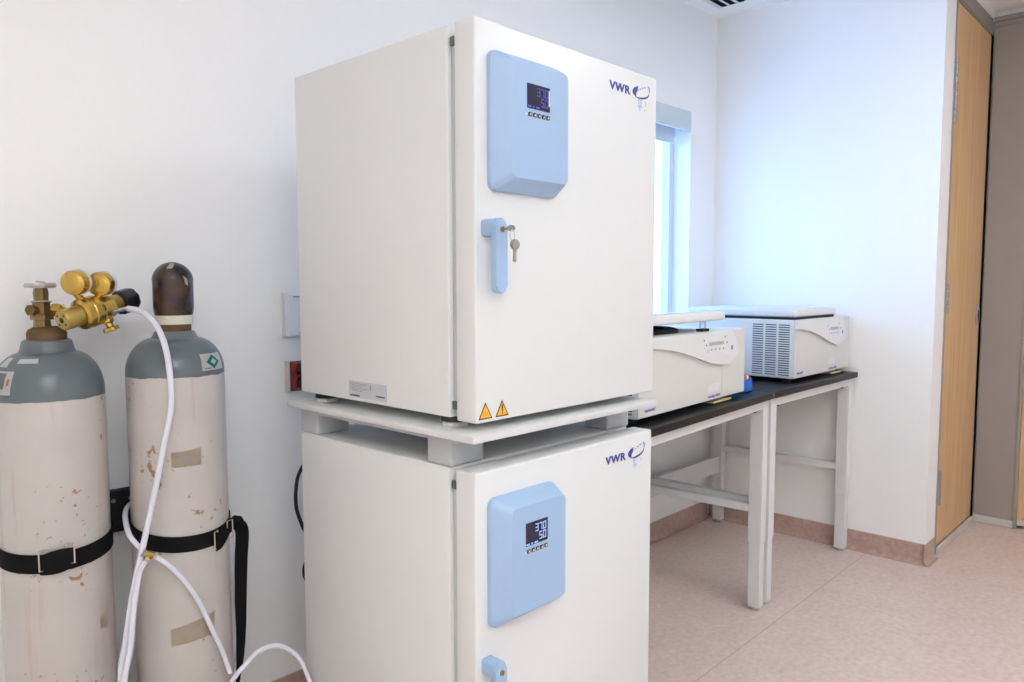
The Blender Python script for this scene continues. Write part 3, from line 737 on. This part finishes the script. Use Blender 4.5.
# gauges
gx = Vector((.70, .70, .10)).normalized()
for c, top in ((Vector((.5655, 1.888, 1.341)), .060), (Vector((.6205, 1.892, 1.338)), .086)):
    bm = B(); lathe(bm, [(.016, -.001), (.0195, .000), (.0205, .0005), (.0265, .002), (.0280, .006), (.0280, .024)], c, gx, 40); g = obj('gauge', bm, M['brass'], t, True, 30)
    bm = B(); lathe(bm, [(.0286, .0245), (.0286, .034), (.026, .037)], c, gx, 40); obj('gauge_lens', bm, M['lens'], g, True)
    bm = B(); s0 = p0 + ax * top + Vector((0, 0, .022)); s1 = c + gx * .012 - Vector((0, 0, .024))
    lathe(bm, [(.009, 0), (.009, (s1 - s0).length * .6), (.0065, (s1 - s0).length * .62), (.0065, (s1 - s0).length)], s0, s1 - s0, 8); obj('gauge_stem', bm, M['brass'], g, True, 30)
    if top > .08:
        lab_bm = B(); rows = []; _, gu, gv = frame_from(gx)
        for k in range(9):
            an = -2.05 + k * .16
            dr = (gu * math.cos(an) + gv * math.sin(an)) * .0284
            rows.append((lab_bm.verts.new(c + gx * .007 + dr), lab_bm.verts.new(c + gx * .0235 + dr)))
        for k in range(8): lab_bm.faces.new((rows[k][0], rows[k + 1][0], rows[k + 1][1], rows[k][1]))
        bmesh.ops.solidify(lab_bm, geom=list(lab_bm.faces), thickness=.0004); obj('gauge_label', lab_bm, M['paper'], g)
# relief valve hanging under the body and the hose barb
q0 = p0 + ax * .108 + Vector((.0, -.012, -.016)); q1 = Vector((.648, 1.905, 1.240))
bm = B(); cyl(bm, q0, q1, .0085, 14); lathe(bm, [(.010, 0), (.013, .003), (.013, .010), (.009, .014)], q0 + (q1 - q0) * .25, q1 - q0, 6)
rv = obj('relief_valve', bm, M['brass'], t, True, 30)
bm = B(); lathe(bm, [(.010, 0), (.0165, .003), (.0165, .010), (.009, .013)], q1, (q1 - q0), 32, fn=lambda tt, h: 1 + .12 * math.cos(4 * tt)); obj('relief_knob', bm, M['brass'], rv, True, 30)
b0 = p0 + ax * .115 + Vector((.004, -.016, -.012)); b1 = Vector((.688, 1.908, 1.281))
bm = B(); lathe(bm, [(.008, 0), (.008, .012), (.0055, .013), (.0055, (b1 - b0).length)], b0, b1 - b0, 6); obj('hose_barb', bm, M['steel'], t, True, 30)

# ------------------------------------------------------------------ straps, bracket, hoses
t = thing('wall_bracket', 'black cylinder bracket on the wall between the two cylinders', 'bracket', (.70, YB, .745))
obj('rail', boxbm((.560, 2.088, .690), (.850, YB - .0005, .800), .003), M['black'], t)
for xx in (.70, .742): obj('screw', cyl(B(), (xx, 2.0875, .775), (xx, 2.085, .775), .005, 12), M['steel'], t)

def arc(cx, cy, r, a0, a1, z0, z1, n=48, zf=None):
    return [(cx + r * math.cos(a0 + (a1 - a0) * k / n), cy + r * math.sin(a0 + (a1 - a0) * k / n), (zf(k / n) if zf else z0 + (z1 - z0) * k / n)) for k in range(n + 1)]

# left strap
t = thing('cylinder_strap', 'black webbing strap with buckle round the left cylinder', 'strap', (LX, LY - CR, .735), 0, 'black cylinder straps')
pts = arc(LX, LY, CR + .0025, math.radians(150), math.radians(385), 0, 0, 60, lambda s: .727 + .014 * (abs(s - .42) * 1.7) ** 2 * 2.6)
pts = [(.585, 2.0855, .752)] + [(LX - .09, 2.0845, .745)] + pts + [(.655, 2.03, .757), (.668, 2.085, .760)]
pts = pts[2:]
obj('webbing', ribbon(B(), pts, .042, .0024), M['webbing'], t)
def on(cx, cy, r, a, z): return Vector((cx + r * math.cos(a), cy + r * math.sin(a), z))
def buckle(parent, cx, cy, a0, a1, z, w, tz=0.0, r=CR):
    """two bent wire loops, one at each end of the webbing fold."""
    for a, sg, dz in ((a0, 1, 0.0), (a1, -1, tz)):
        st = sg * abs(a1 - a0) * .22
        ro = r + .0130
        pts = [on(cx, cy, ro, a, z - w / 2 + dz), on(cx, cy, ro, a, z + w / 2 + dz), on(cx, cy, r + .006, a + st, z + w / 2 + dz), on(cx, cy, r + .006, a + st, z - w / 2 + dz)]
        obj('buckle', tube(B(), pts, .0017, 8, 0, True), M['nickel'], parent, True)
a0, a1 = aL - .28, aL + .26
buckle(t, LX, LY, a0, a1, .737, .046, .008)
pp = arc(LX, LY, CR + .0095, a0 - .02, a1 + .02, .725, .736, 14)
obj('buckle_loop', ribbon(B(), pp, [.040 + .012 * math.sin(PI * k / 14) for k in range(15)], .003), M['webbing'], t)

# right strap
t = thing('cylinder_strap', 'black webbing strap with a loose hanging tail round the right cylinder', 'strap', (RX, RY - CR, .72), 0, 'black cylinder straps')
pts = arc(RX, RY, CR + .0025, math.radians(150), math.radians(385), .752, .722, 60, lambda s: .752 - .040 * math.sin(PI * min(1, s * 1.05)) ** 1.0 * .8 - .006 * s)
obj('webbing', ribbon(B(), pts, .038, .0024), M['webbing'], t)
a0, a1 = aR + .62, aR + 1.22
buckle(t, RX, RY, a0, a1, .712, .044, .010)
pp = arc(RX, RY, CR + .0095, a0, a1 - .05, .704, .722, 12)
obj('buckle_loop', ribbon(B(), pp, [.040, .042, .044, .043, .040, .036, .032, .028, .024, .02, .018, .016, .014], .003), M['webbing'], t)
tail = [on(RX, RY, CR + .008, a1 - .05, .728), on(RX, RY, CR + .014, a1 + .18, .730), Vector((.918, 1.846, .718)), Vector((.929, 1.846, .690)), Vector((.924, 1.846, .618)), Vector((.921, 1.848, .51)), Vector((.920, 1.849, .428)), Vector((.915, 1.85, .347)), Vector((.908, 1.852, .289)), Vector((.90, 1.86, .16))]
tail = spline(tail, 6)
wd = []
for k, p in enumerate(tail):
    s = k / (len(tail) - 1)
    if s < .22: wd.append((0, 0, 1) if s < .12 else (.6, -.2, .8))
    else:
        an = -.47 + 1.50 * max(0, (s - .25)) / .75
        wd.append((math.cos(an), math.sin(an), 0))
for i in range(1, len(wd)):
    pass
obj('tail', ribbon(B(), tail, .034, .0024, wd), M['webbing'], t)

# hoses
def hose(name, pts, r, m, label, cat):
    tag(obj(name, tube(B(), pts, r, 14), m, None, True), label, cat)
hose('gas_hose', [(0.689, 1.908, 1.281), (0.704, 1.89, 1.277), (0.715, 1.86, 1.266), (0.727, 1.83, 1.236), (0.732, 1.8, 1.185), (0.728, 1.772, 1.117), (0.725, 1.768, 1.048), (0.709, 1.768, 0.98), (0.691, 1.775, 0.889), (0.671, 1.78, 0.798), (0.65, 1.785, 0.708), (0.63, 1.788, 0.619), (0.615, 1.79, 0.529), (0.6, 1.79, 0.435), (.605, 1.78, .25), (.66, 1.72, .03), (.74, 1.68, .012)], .0072, M['hose'],
    'milky white hose running down from the brass regulator', 'hose')
FX, FY, FZ = .665, 1.774, .720
hose('gas_hose', [(0.80, 2.06, 0.765), (0.75, 2.035, 0.778), (0.716, 1.995, 0.788), (0.680, 1.945, 0.785), (0.656, 1.88, 0.772), (0.646, 1.83, 0.755), (0.652, 1.8, 0.737), (FX - .009, FY + .002, FZ + .006)], .0062, M['hose'],
    'short white hose looping out between the cylinders into the brass tee', 'hose')
hose('gas_hose', [(FX - .006, FY, FZ - .014), (0.645, 1.774, 0.685), (0.634, 1.772, 0.64), (0.625, 1.770, 0.59), (0.616, 1.768, 0.52), (0.601, 1.766, 0.455), (.596, 1.76, .40), (.60, 1.74, .25), (.64, 1.68, .03), (.70, 1.64, .011)], .0065, M['hose'],
    'white hose dropping from the brass tee beside the long regulator hose', 'hose')
hose('gas_hose', [(FX + .013, FY - .001, FZ - .008), (0.708, 1.764, 0.683), (0.739, 1.757, 0.638), (0.767, 1.755, 0.586), (0.794, 1.755, 0.517), (0.82, 1.755, 0.448), (0.836, 1.757, 0.398), (.843, 1.758, .376)], .0062, M['hose'],
    'white printed hose running from the brass tee across the right cylinder', 'hose')
hose('gas_hose', [(.80, 1.74, .20), (0.838, 1.755, 0.333), (0.857, 1.757, 0.362), (0.886, 1.755, 0.385), (0.917, 1.755, 0.403), (0.955, 1.750, 0.407), (0.985, 1.745, 0.394), (1.017, 1.735, 0.360), (1.034, 1.722, 0.315), (1.040, 1.708, 0.27), (1.041, 1.70, 0.2), (1.03, 1.72, .02)], .0062, M['hose'],
    'white hose arching over to the back of the lower incubator', 'hose')
hose('thin_cable', [(.913, 1.915, .69), (0.911, 1.90, 0.648), (0.908, 1.872, 0.577), (0.913, 1.868, 0.508), (0.917, 1.868, 0.437), (0.915, 1.868, 0.37), (0.902, 1.868, 0.314), (0.895, 1.868, 0.268), (.90, 1.87, .006)], .0030, M['cable'],
    'thin white cable hanging beside the loose black strap tail', 'cable')
t = thing('hose_tee', 'small brass hose tee joining white hoses in front of the right cylinder', 'fitting', (FX, FY, FZ))
bm = B(); lathe(bm, [(.0085, -.010), (.0085, .010)], (FX, FY, FZ), (.8, -.2, -.5), 6); lathe(bm, [(.0075, 0), (.0075, .012)], (FX, FY, FZ), (-.3, 0, -.95), 6); obj('tee_body', bm, M['brass'], t, True, 30)
bm = B()
for dv in ((-.8, .1, .45), (-.35, 0, -.93), (.85, -.1, -.45)):
    dv = Vector(dv).normalized(); lathe(bm, [(.0092, .010), (.0092, .0145)], (FX, FY, FZ), dv, 16)
    bx_ = Vector((FX, FY, FZ)) + dv * .012; box(bm, bx_ + Vector((-.003, -.013, -.003)), bx_ + Vector((.003, -.007, .003)))
obj('hose_clamp', bm, M['steel'], t, True, 30)

# ------------------------------------------------------------------ wall devices behind the incubators
t = thing('wall_controller', 'white wall-mounted device above the outlet box, half hidden by the incubator', 'wall device', (1.26, YB, 1.24))
obj('back_plate', boxbm((1.212, YB - .010, 1.174), (1.330, YB - .0005, 1.313), .002), M['trimwhite'], t)
obj('cover', boxbm((1.214, YB - .036, 1.177), (1.328, YB - .0105, 1.310), .006, 3), M['switch'], t, True)
obj('name_print', boxbm((1.232, YB - .0366, 1.297), (1.275, YB - .036, 1.3005)), M['plateink'], t)
obj('model_print', boxbm((1.250, YB - .0366, 1.187), (1.272, YB - .036, 1.189)), M['plateink'], t)
t = thing('outlet_box', 'grey electrical outlet box low on the wall behind the incubator', 'outlet box', (1.30, YB, 1.05))
obj('housing', boxbm((1.222, YB - .020, 1.006), (1.395, YB - .0005, 1.098), .002), M['greybox'], t)
obj('rim', boxbm((1.218, YB - .026, 1.003), (1.2215, YB - .0005, 1.101)), M['kick'], t)
for i, z in enumerate((1.075, 1.034)):
    t = thing('power_plug', ('upper' if i == 0 else 'lower') + ' black plug with red collar in the grey outlet box', 'plug', (1.265, YB - .03, z), 0, 'plugs in the outlet box')
    for q in range(1):
        bm = B(); lathe(bm, [(.020, 0), (.020, .010), (.017, .012)], (1.246, YB - .0205, z), (0, -1, 0), 24); obj('collar', bm, M['red'], t, True)
        bm = B(); lathe(bm, [(.0185, .0122), (.0185, .034), (.010, .046), (.006, .052)], (1.248, YB - .0205, z), (.35, -1, 0), 24); obj('plug_body', bm, M['black'], t, True)
tag(obj('black_cable', tube(B(), [(1.275, 2.045, 1.034), (1.29, 2.02, .96), (1.262, 2.01, .86), (1.206, 2.00, .794), (1.184, 2.00, .750), (1.179, 2.00, .676), (1.198, 2.00, .611), (1.22, 2.0, .56), (1.215, 2.0, .51), (1.202, 2.0, .48), (1.207, 2.0, .44), (1.26, 2.0, .36), (1.27, 1.98, .1), (1.30, 1.95, .008)], .0055, 10), M['cord'], None, True),
    'black power cable looping behind the lower incubator', 'cable')

# ------------------------------------------------------------------ lab tables
def lab_table(w, label, loc, rz):
    t = thing('lab_table', label, 'table', loc, rz if rz else 1e-9, 'black topped lab tables'); ORG[t.name] = None
    D, H = .772, .8995
    obj('tabletop', boxbm((0, 0, H - .026), (w, D, H), .002), M['tabletop'], t)
    ly0, ly1 = .018, .69
    lw, ld = .050, .056
    xs = (.012, w - .012 - lw)
    for x in xs:
        for y in (ly0, ly1):
            g = obj('leg', boxbm((x, y, .285), (x + lw, y + ld, H - .0265), .003), M['frame'], t)
            obj('leg_extension', boxbm((x + .003, y + .003, .014), (x + lw - .003, y + ld - .003, .2848), .003), M['frame'], g)
            b = B(); cyl(b, (x + lw / 2, y + ld / 2, 0.0005), (x + lw / 2, y + ld / 2, .0138), .020, 18); obj('levelling_foot', b, M['steel'], g, True)
    x0, x1 = xs[0] + lw, xs[1]
    obj('apron', boxbm((x0, ly0 + .004, H - .064), (x1, ly0 + .034, H - .0265), .002), M['frame'], t)
    obj('apron', boxbm((x0, ly1 + .012, H - .064), (x1, ly1 + .042, H - .0265), .002), M['frame'], t)
    for x in xs:
        obj('apron', boxbm((x + .008, ly0 + ld, H - .064), (x + .040, ly1, H - .0265), .002), M['frame'], t)
        obj('side_rail', boxbm((x + .005, ly0 + ld, .408), (x + .045, ly1, .440), .002), M['frame'], t)
    obj('rear_rail', boxbm((x0, ly1 + .016, .285), (x1, ly1 + .040, .378), .002), M['frame'], t)
    for x in (x0 + .05, x1 - .05):
        b = B(); cyl(b, (x, ly0 + .019, H - .072), (x, ly0 + .019, H - .0642), .008, 12); obj('bolt', b, M['black'], t, True)
    return t
TW1, TW2 = 1.10, .944
rz1 = math.radians(3.6)
pc = Vector((2.931, 1.308, 0))
lab_table(TW2, 'black topped white lab table nearest the far wall', (2.934, 1.308, 0), 0)
lab_table(TW1, 'black topped white lab table beside the stacked incubators', tuple(pc - Vector((math.cos(rz1), math.sin(rz1), 0)) * TW1), rz1)

# ------------------------------------------------------------------ centrifuges
def centrifuge(W, label, loc, rz, lid_w, lid_open, H=.2465):
    t = thing('benchtop_centrifuge', label, 'centrifuge', loc, rz if rz else 1e-9, 'benchtop centrifuges'); ORG[t.name] = None
    D = .59; z0 = .0185
    s = W / .715
    obj('body', boxbm((0, .010, z0), (W, D, H + z0 - .001), .008, 3), M['cent'], t, True)
    T = H + z0
    # front skin: main plate and the narrow right-hand plate, divided by the seam
    obj('front_plate', boxbm((.002, .004, z0 + .003), (.742 * W, .0102, T - .004), .002), M['cent'], t)
    obj('front_plate', boxbm((.746 * W, .005, z0 + .003), (W - .002, .0102, T - .004), .002), M['cent'], t)
    # control panel with the wavy lower edge
    pf = [(.004, T - .001), (.004, z0 + .219), (.10, z0 + .216), (.232, z0 + .205), (.33, z0 + .190), (.42, z0 + .174), (.51, z0 + .156), (.59, z0 + .140), (.67, z0 + .130), (.73, z0 + .126), (.80, z0 + .129), (.855, z0 + .139), (.893, z0 + .156), (.897, z0 + .172), (.885, z0 + .192), (.862, z0 + .214), (.835, z0 + .236), (.815, T - .001)]
    bm = B(); prism(bm, [(a * W, b) for a, b in pf], (0, .0040, 0), X, Z, (0, -.012, 0))
    bmesh.ops.bevel(bm, geom=[e for e in bm.edges if abs(e.verts[0].co.y - e.verts[1].co.y) < 1e-6 and e.verts[0].co.y < -.005], offset=.004, segments=2, affect='EDGES')
    cp = obj('control_panel', bm, M['centpanel'], t, True)
    yp = -.0081
    obj('display', boxbm((.575 * W, yp - .0006, z0 + .2005), (.722 * W, yp, z0 + .213)), M['lcd'], cp)
    bm = B()
    for a, b in ((.525, .222), (.548, .204), (.735, .226), (.757, .205), (.60, .186), (.640, .186), (.680, .185), (.722, .185)):
        box(bm, (a * W - .0035, yp - .0006, z0 + b - .0035), (a * W + .0035, yp, z0 + b + .0035))
    box(bm, (.812 * W - .006, yp - .0006, z0 + .176), (.812 * W + .006, yp, z0 + .192))
    obj('keypad', bm, M['keyblue'], cp)
    obj('open_key', boxbm((.556 * W, yp - .0006, z0 + .178), (.576 * W, yp, z0 + .189)), M['pinkled'], cp)
    # printing on the front
    text('maker_name', 'eppendorf', .011, M['violet'], t, (.035 * s, .0033, z0 + .020), X, Z, .0004, bold=.012)
    text('model_name', 'Centrifuge 5810 R', .0095, M['violet'], t, (.60 * W, .0033, z0 + .012), X, Z, .0004, bold=.006)
    obj('sticker', boxbm((.59 * W, .0030, z0 + .034), (.715 * W, .0036, z0 + .060)), M['centpanel'], t)
    # vents in the left side
    bm = B()
    for c in range(3):
        ya = .026 + c * .0605
        for k in range(22):
            za = z0 + .014 + k * (H - .030) / 22
            box(bm, (-.0008, ya, za), (.004, ya + .050, za + .0046))
    obj('side_vent', bm, M['slot'], t)
    # lid
    bm = boxbm((.004, .006, 0), (lid_w, D - .06, .033), .008, 3)
    box(bm, (.04, .05, .0325), (lid_w - .04, D - .10, .0365), .003)
    if lid_open:
        bmesh.ops.rotate(bm, cent=(0, D - .06, 0), matrix=Matrix.Rotation(-lid_open, 3, 'X'), verts=bm.verts)
        bmesh.ops.translate(bm, verts=bm.verts, vec=(0, 0, T + .002))
    else:
        bmesh.ops.translate(bm, verts=bm.verts, vec=(0, 0, T + .011))
    lid = obj('lid', bm, M['centpanel'], t, True)
    if lid_open:
        bm = B(); lathe(bm, [(.185, T - .0005), (.185, T + .010), (.175, T + .014), (.14, T + .014), (.14, T + .004)], (lid_w * .50, .245, 0), n=56)
        obj('chamber_rim', bm, M['black'], t, True)
        bm = B(); xl = .80 * lid_w
        box(bm, (xl - .028, .024, T - .0008), (xl + .028, .052, T + .009), .003); obj('latch_base', bm, M['black'], t)
        bm = B(); tube(bm, [(xl - .020, .038, T + .008), (xl - .020, .038, T + .032), (xl + .020, .038, T + .032), (xl + .020, .038, T + .008)], .0022, 8, 0); obj('latch_hook', bm, M['steel'], t, True)
    else:
        bm = boxbm((.010, .014, T - .0005), (lid_w - .008, D - .07, T + .0108)); obj('lid_gap_strip', bm, M['black'], t)  # black strip filling the gap under the closed lid
    bm = boxbm((.03, D - .058, T - .0005), (lid_w - .03, D - .015, T + .020), .004); obj('hinge_cover', bm, M['cent'], t)
    for fx in (.05, W - .05):
        for fy in (.06, D - .06):
            bm = B(); cyl(bm, (fx, fy, .0003), (fx, fy, z0 + .001), .022, 20); obj('foot', bm, M['black'], t, True)
    obj('drip_tray', boxbm((.68 * W, .008, .0030), (.865 * W, .07, z0 - .008), .002), M['cream'], t)
    return t
c1a = math.radians(3.3)
centrifuge(.80, 'off-white benchtop centrifuge with lid ajar, right beside the incubators', (1.938, 1.292, .900), c1a, .625, .066, .2490)
centrifuge(.652, 'off-white benchtop centrifuge with closed lid, nearest the far wall', (3.226, 1.352, .900), 0, .475, 0, .2600)

# blue tube box with tube caps between the two centrifuges
t = thing('tube_box', 'small bright blue plastic tube box between the two centrifuges', 'box', (2.86, 1.42, .8998))
bm = B(); x0, x1, y0, y1, z0, z1 = 2.81, 2.892, 1.385, 1.46, .8999, .953
box(bm, (x0, y0, z0), (x1, y1, z0 + .004)); box(bm, (x0, y0, z0), (x0 + .003, y1, z1)); box(bm, (x1 - .003, y0, z0), (x1, y1, z1)); box(bm, (x0, y0, z0), (x1, y0 + .003, z1)); box(bm, (x0, y1 - .003, z0), (x1, y1, z1))
obj('tub', bm, M['bluebox'], t)
for i, (xx, m_, nm) in enumerate(((2.882, 'red', 'red'), (2.867, 'paper', 'white'), (2.851, 'orange', 'orange'))):
    k = thing('sample_tube', nm + ' capped sample tube standing in the small blue box', 'tube', (xx, 1.397, .905), 0, 'tubes in the blue box')
    bm = B(); cyl(bm, (xx, 1.397, .9045), (xx, 1.397, .950), .0055, 14); obj('barrel', bm, M['lens'], k, True)
    bm = B(); cyl(bm, (xx, 1.397, .9502), (xx, 1.397, .966), .0066, 14); obj('cap', bm, M[m_], k, True)

# ------------------------------------------------------------------ lights
for x, y in ((-.4, -.80), (-.4, -1.45), (2.6, -.10)):  # unseen panels, added where they best set the brightness of the room
    t = thing('ceiling_light', 'recessed rectangular ceiling light panel outside the picture', 'ceiling light', (x, y, ZC), 0, 'ceiling light panels')
    bm = B()
    for a, b in (((x - .63, y - .32), (x + .63, y - .30)), ((x - .63, y + .30), (x + .63, y + .32)), ((x - .63, y - .30), (x - .61, y + .30)), ((x + .61, y - .30), (x + .63, y + .30))):
        box(bm, (a[0], a[1], ZC - .012), (b[0], b[1], ZC - .0005))
    obj('frame', bm, M['lightframe'], t)
    obj('diffuser', boxbm((x - .609, y - .299, ZC - .006), (x + .609, y + .299, ZC - .001)), M['diffuser'], t)

pl = bpy.data.lights.new('window_portal', 'AREA'); pl.shape = 'RECTANGLE'; pl.size = WX1 - WX0; pl.size_y = WZ1 - WZ0
pl.cycles.is_portal = True
po = bpy.data.objects.new('window_portal', pl); COL.objects.link(po)
po.location = ((WX0 + WX1) / 2, YB + .16, (WZ0 + WZ1) / 2); po.rotation_euler = (-PI / 2, 0, 0)
w = bpy.data.worlds.new('daylight'); SC.world = w; w.use_nodes = True
bg = w.node_tree.nodes['Background']; bg.inputs[0].default_value = (0.32, 0.62, 1.22, 1); bg.inputs[1].default_value = 5.0

vs = SC.view_settings
SC.display_settings.display_device = 'sRGB'
vs.view_transform = 'Standard'; vs.look = 'None'; vs.gamma = 1.0; vs.use_curve_mapping = False
vs.exposure = 0.0
SC.cycles.use_denoising = True
SC.cycles.max_bounces = 10; SC.cycles.diffuse_bounces = 6
SC.cycles.sample_clamp_indirect = 6
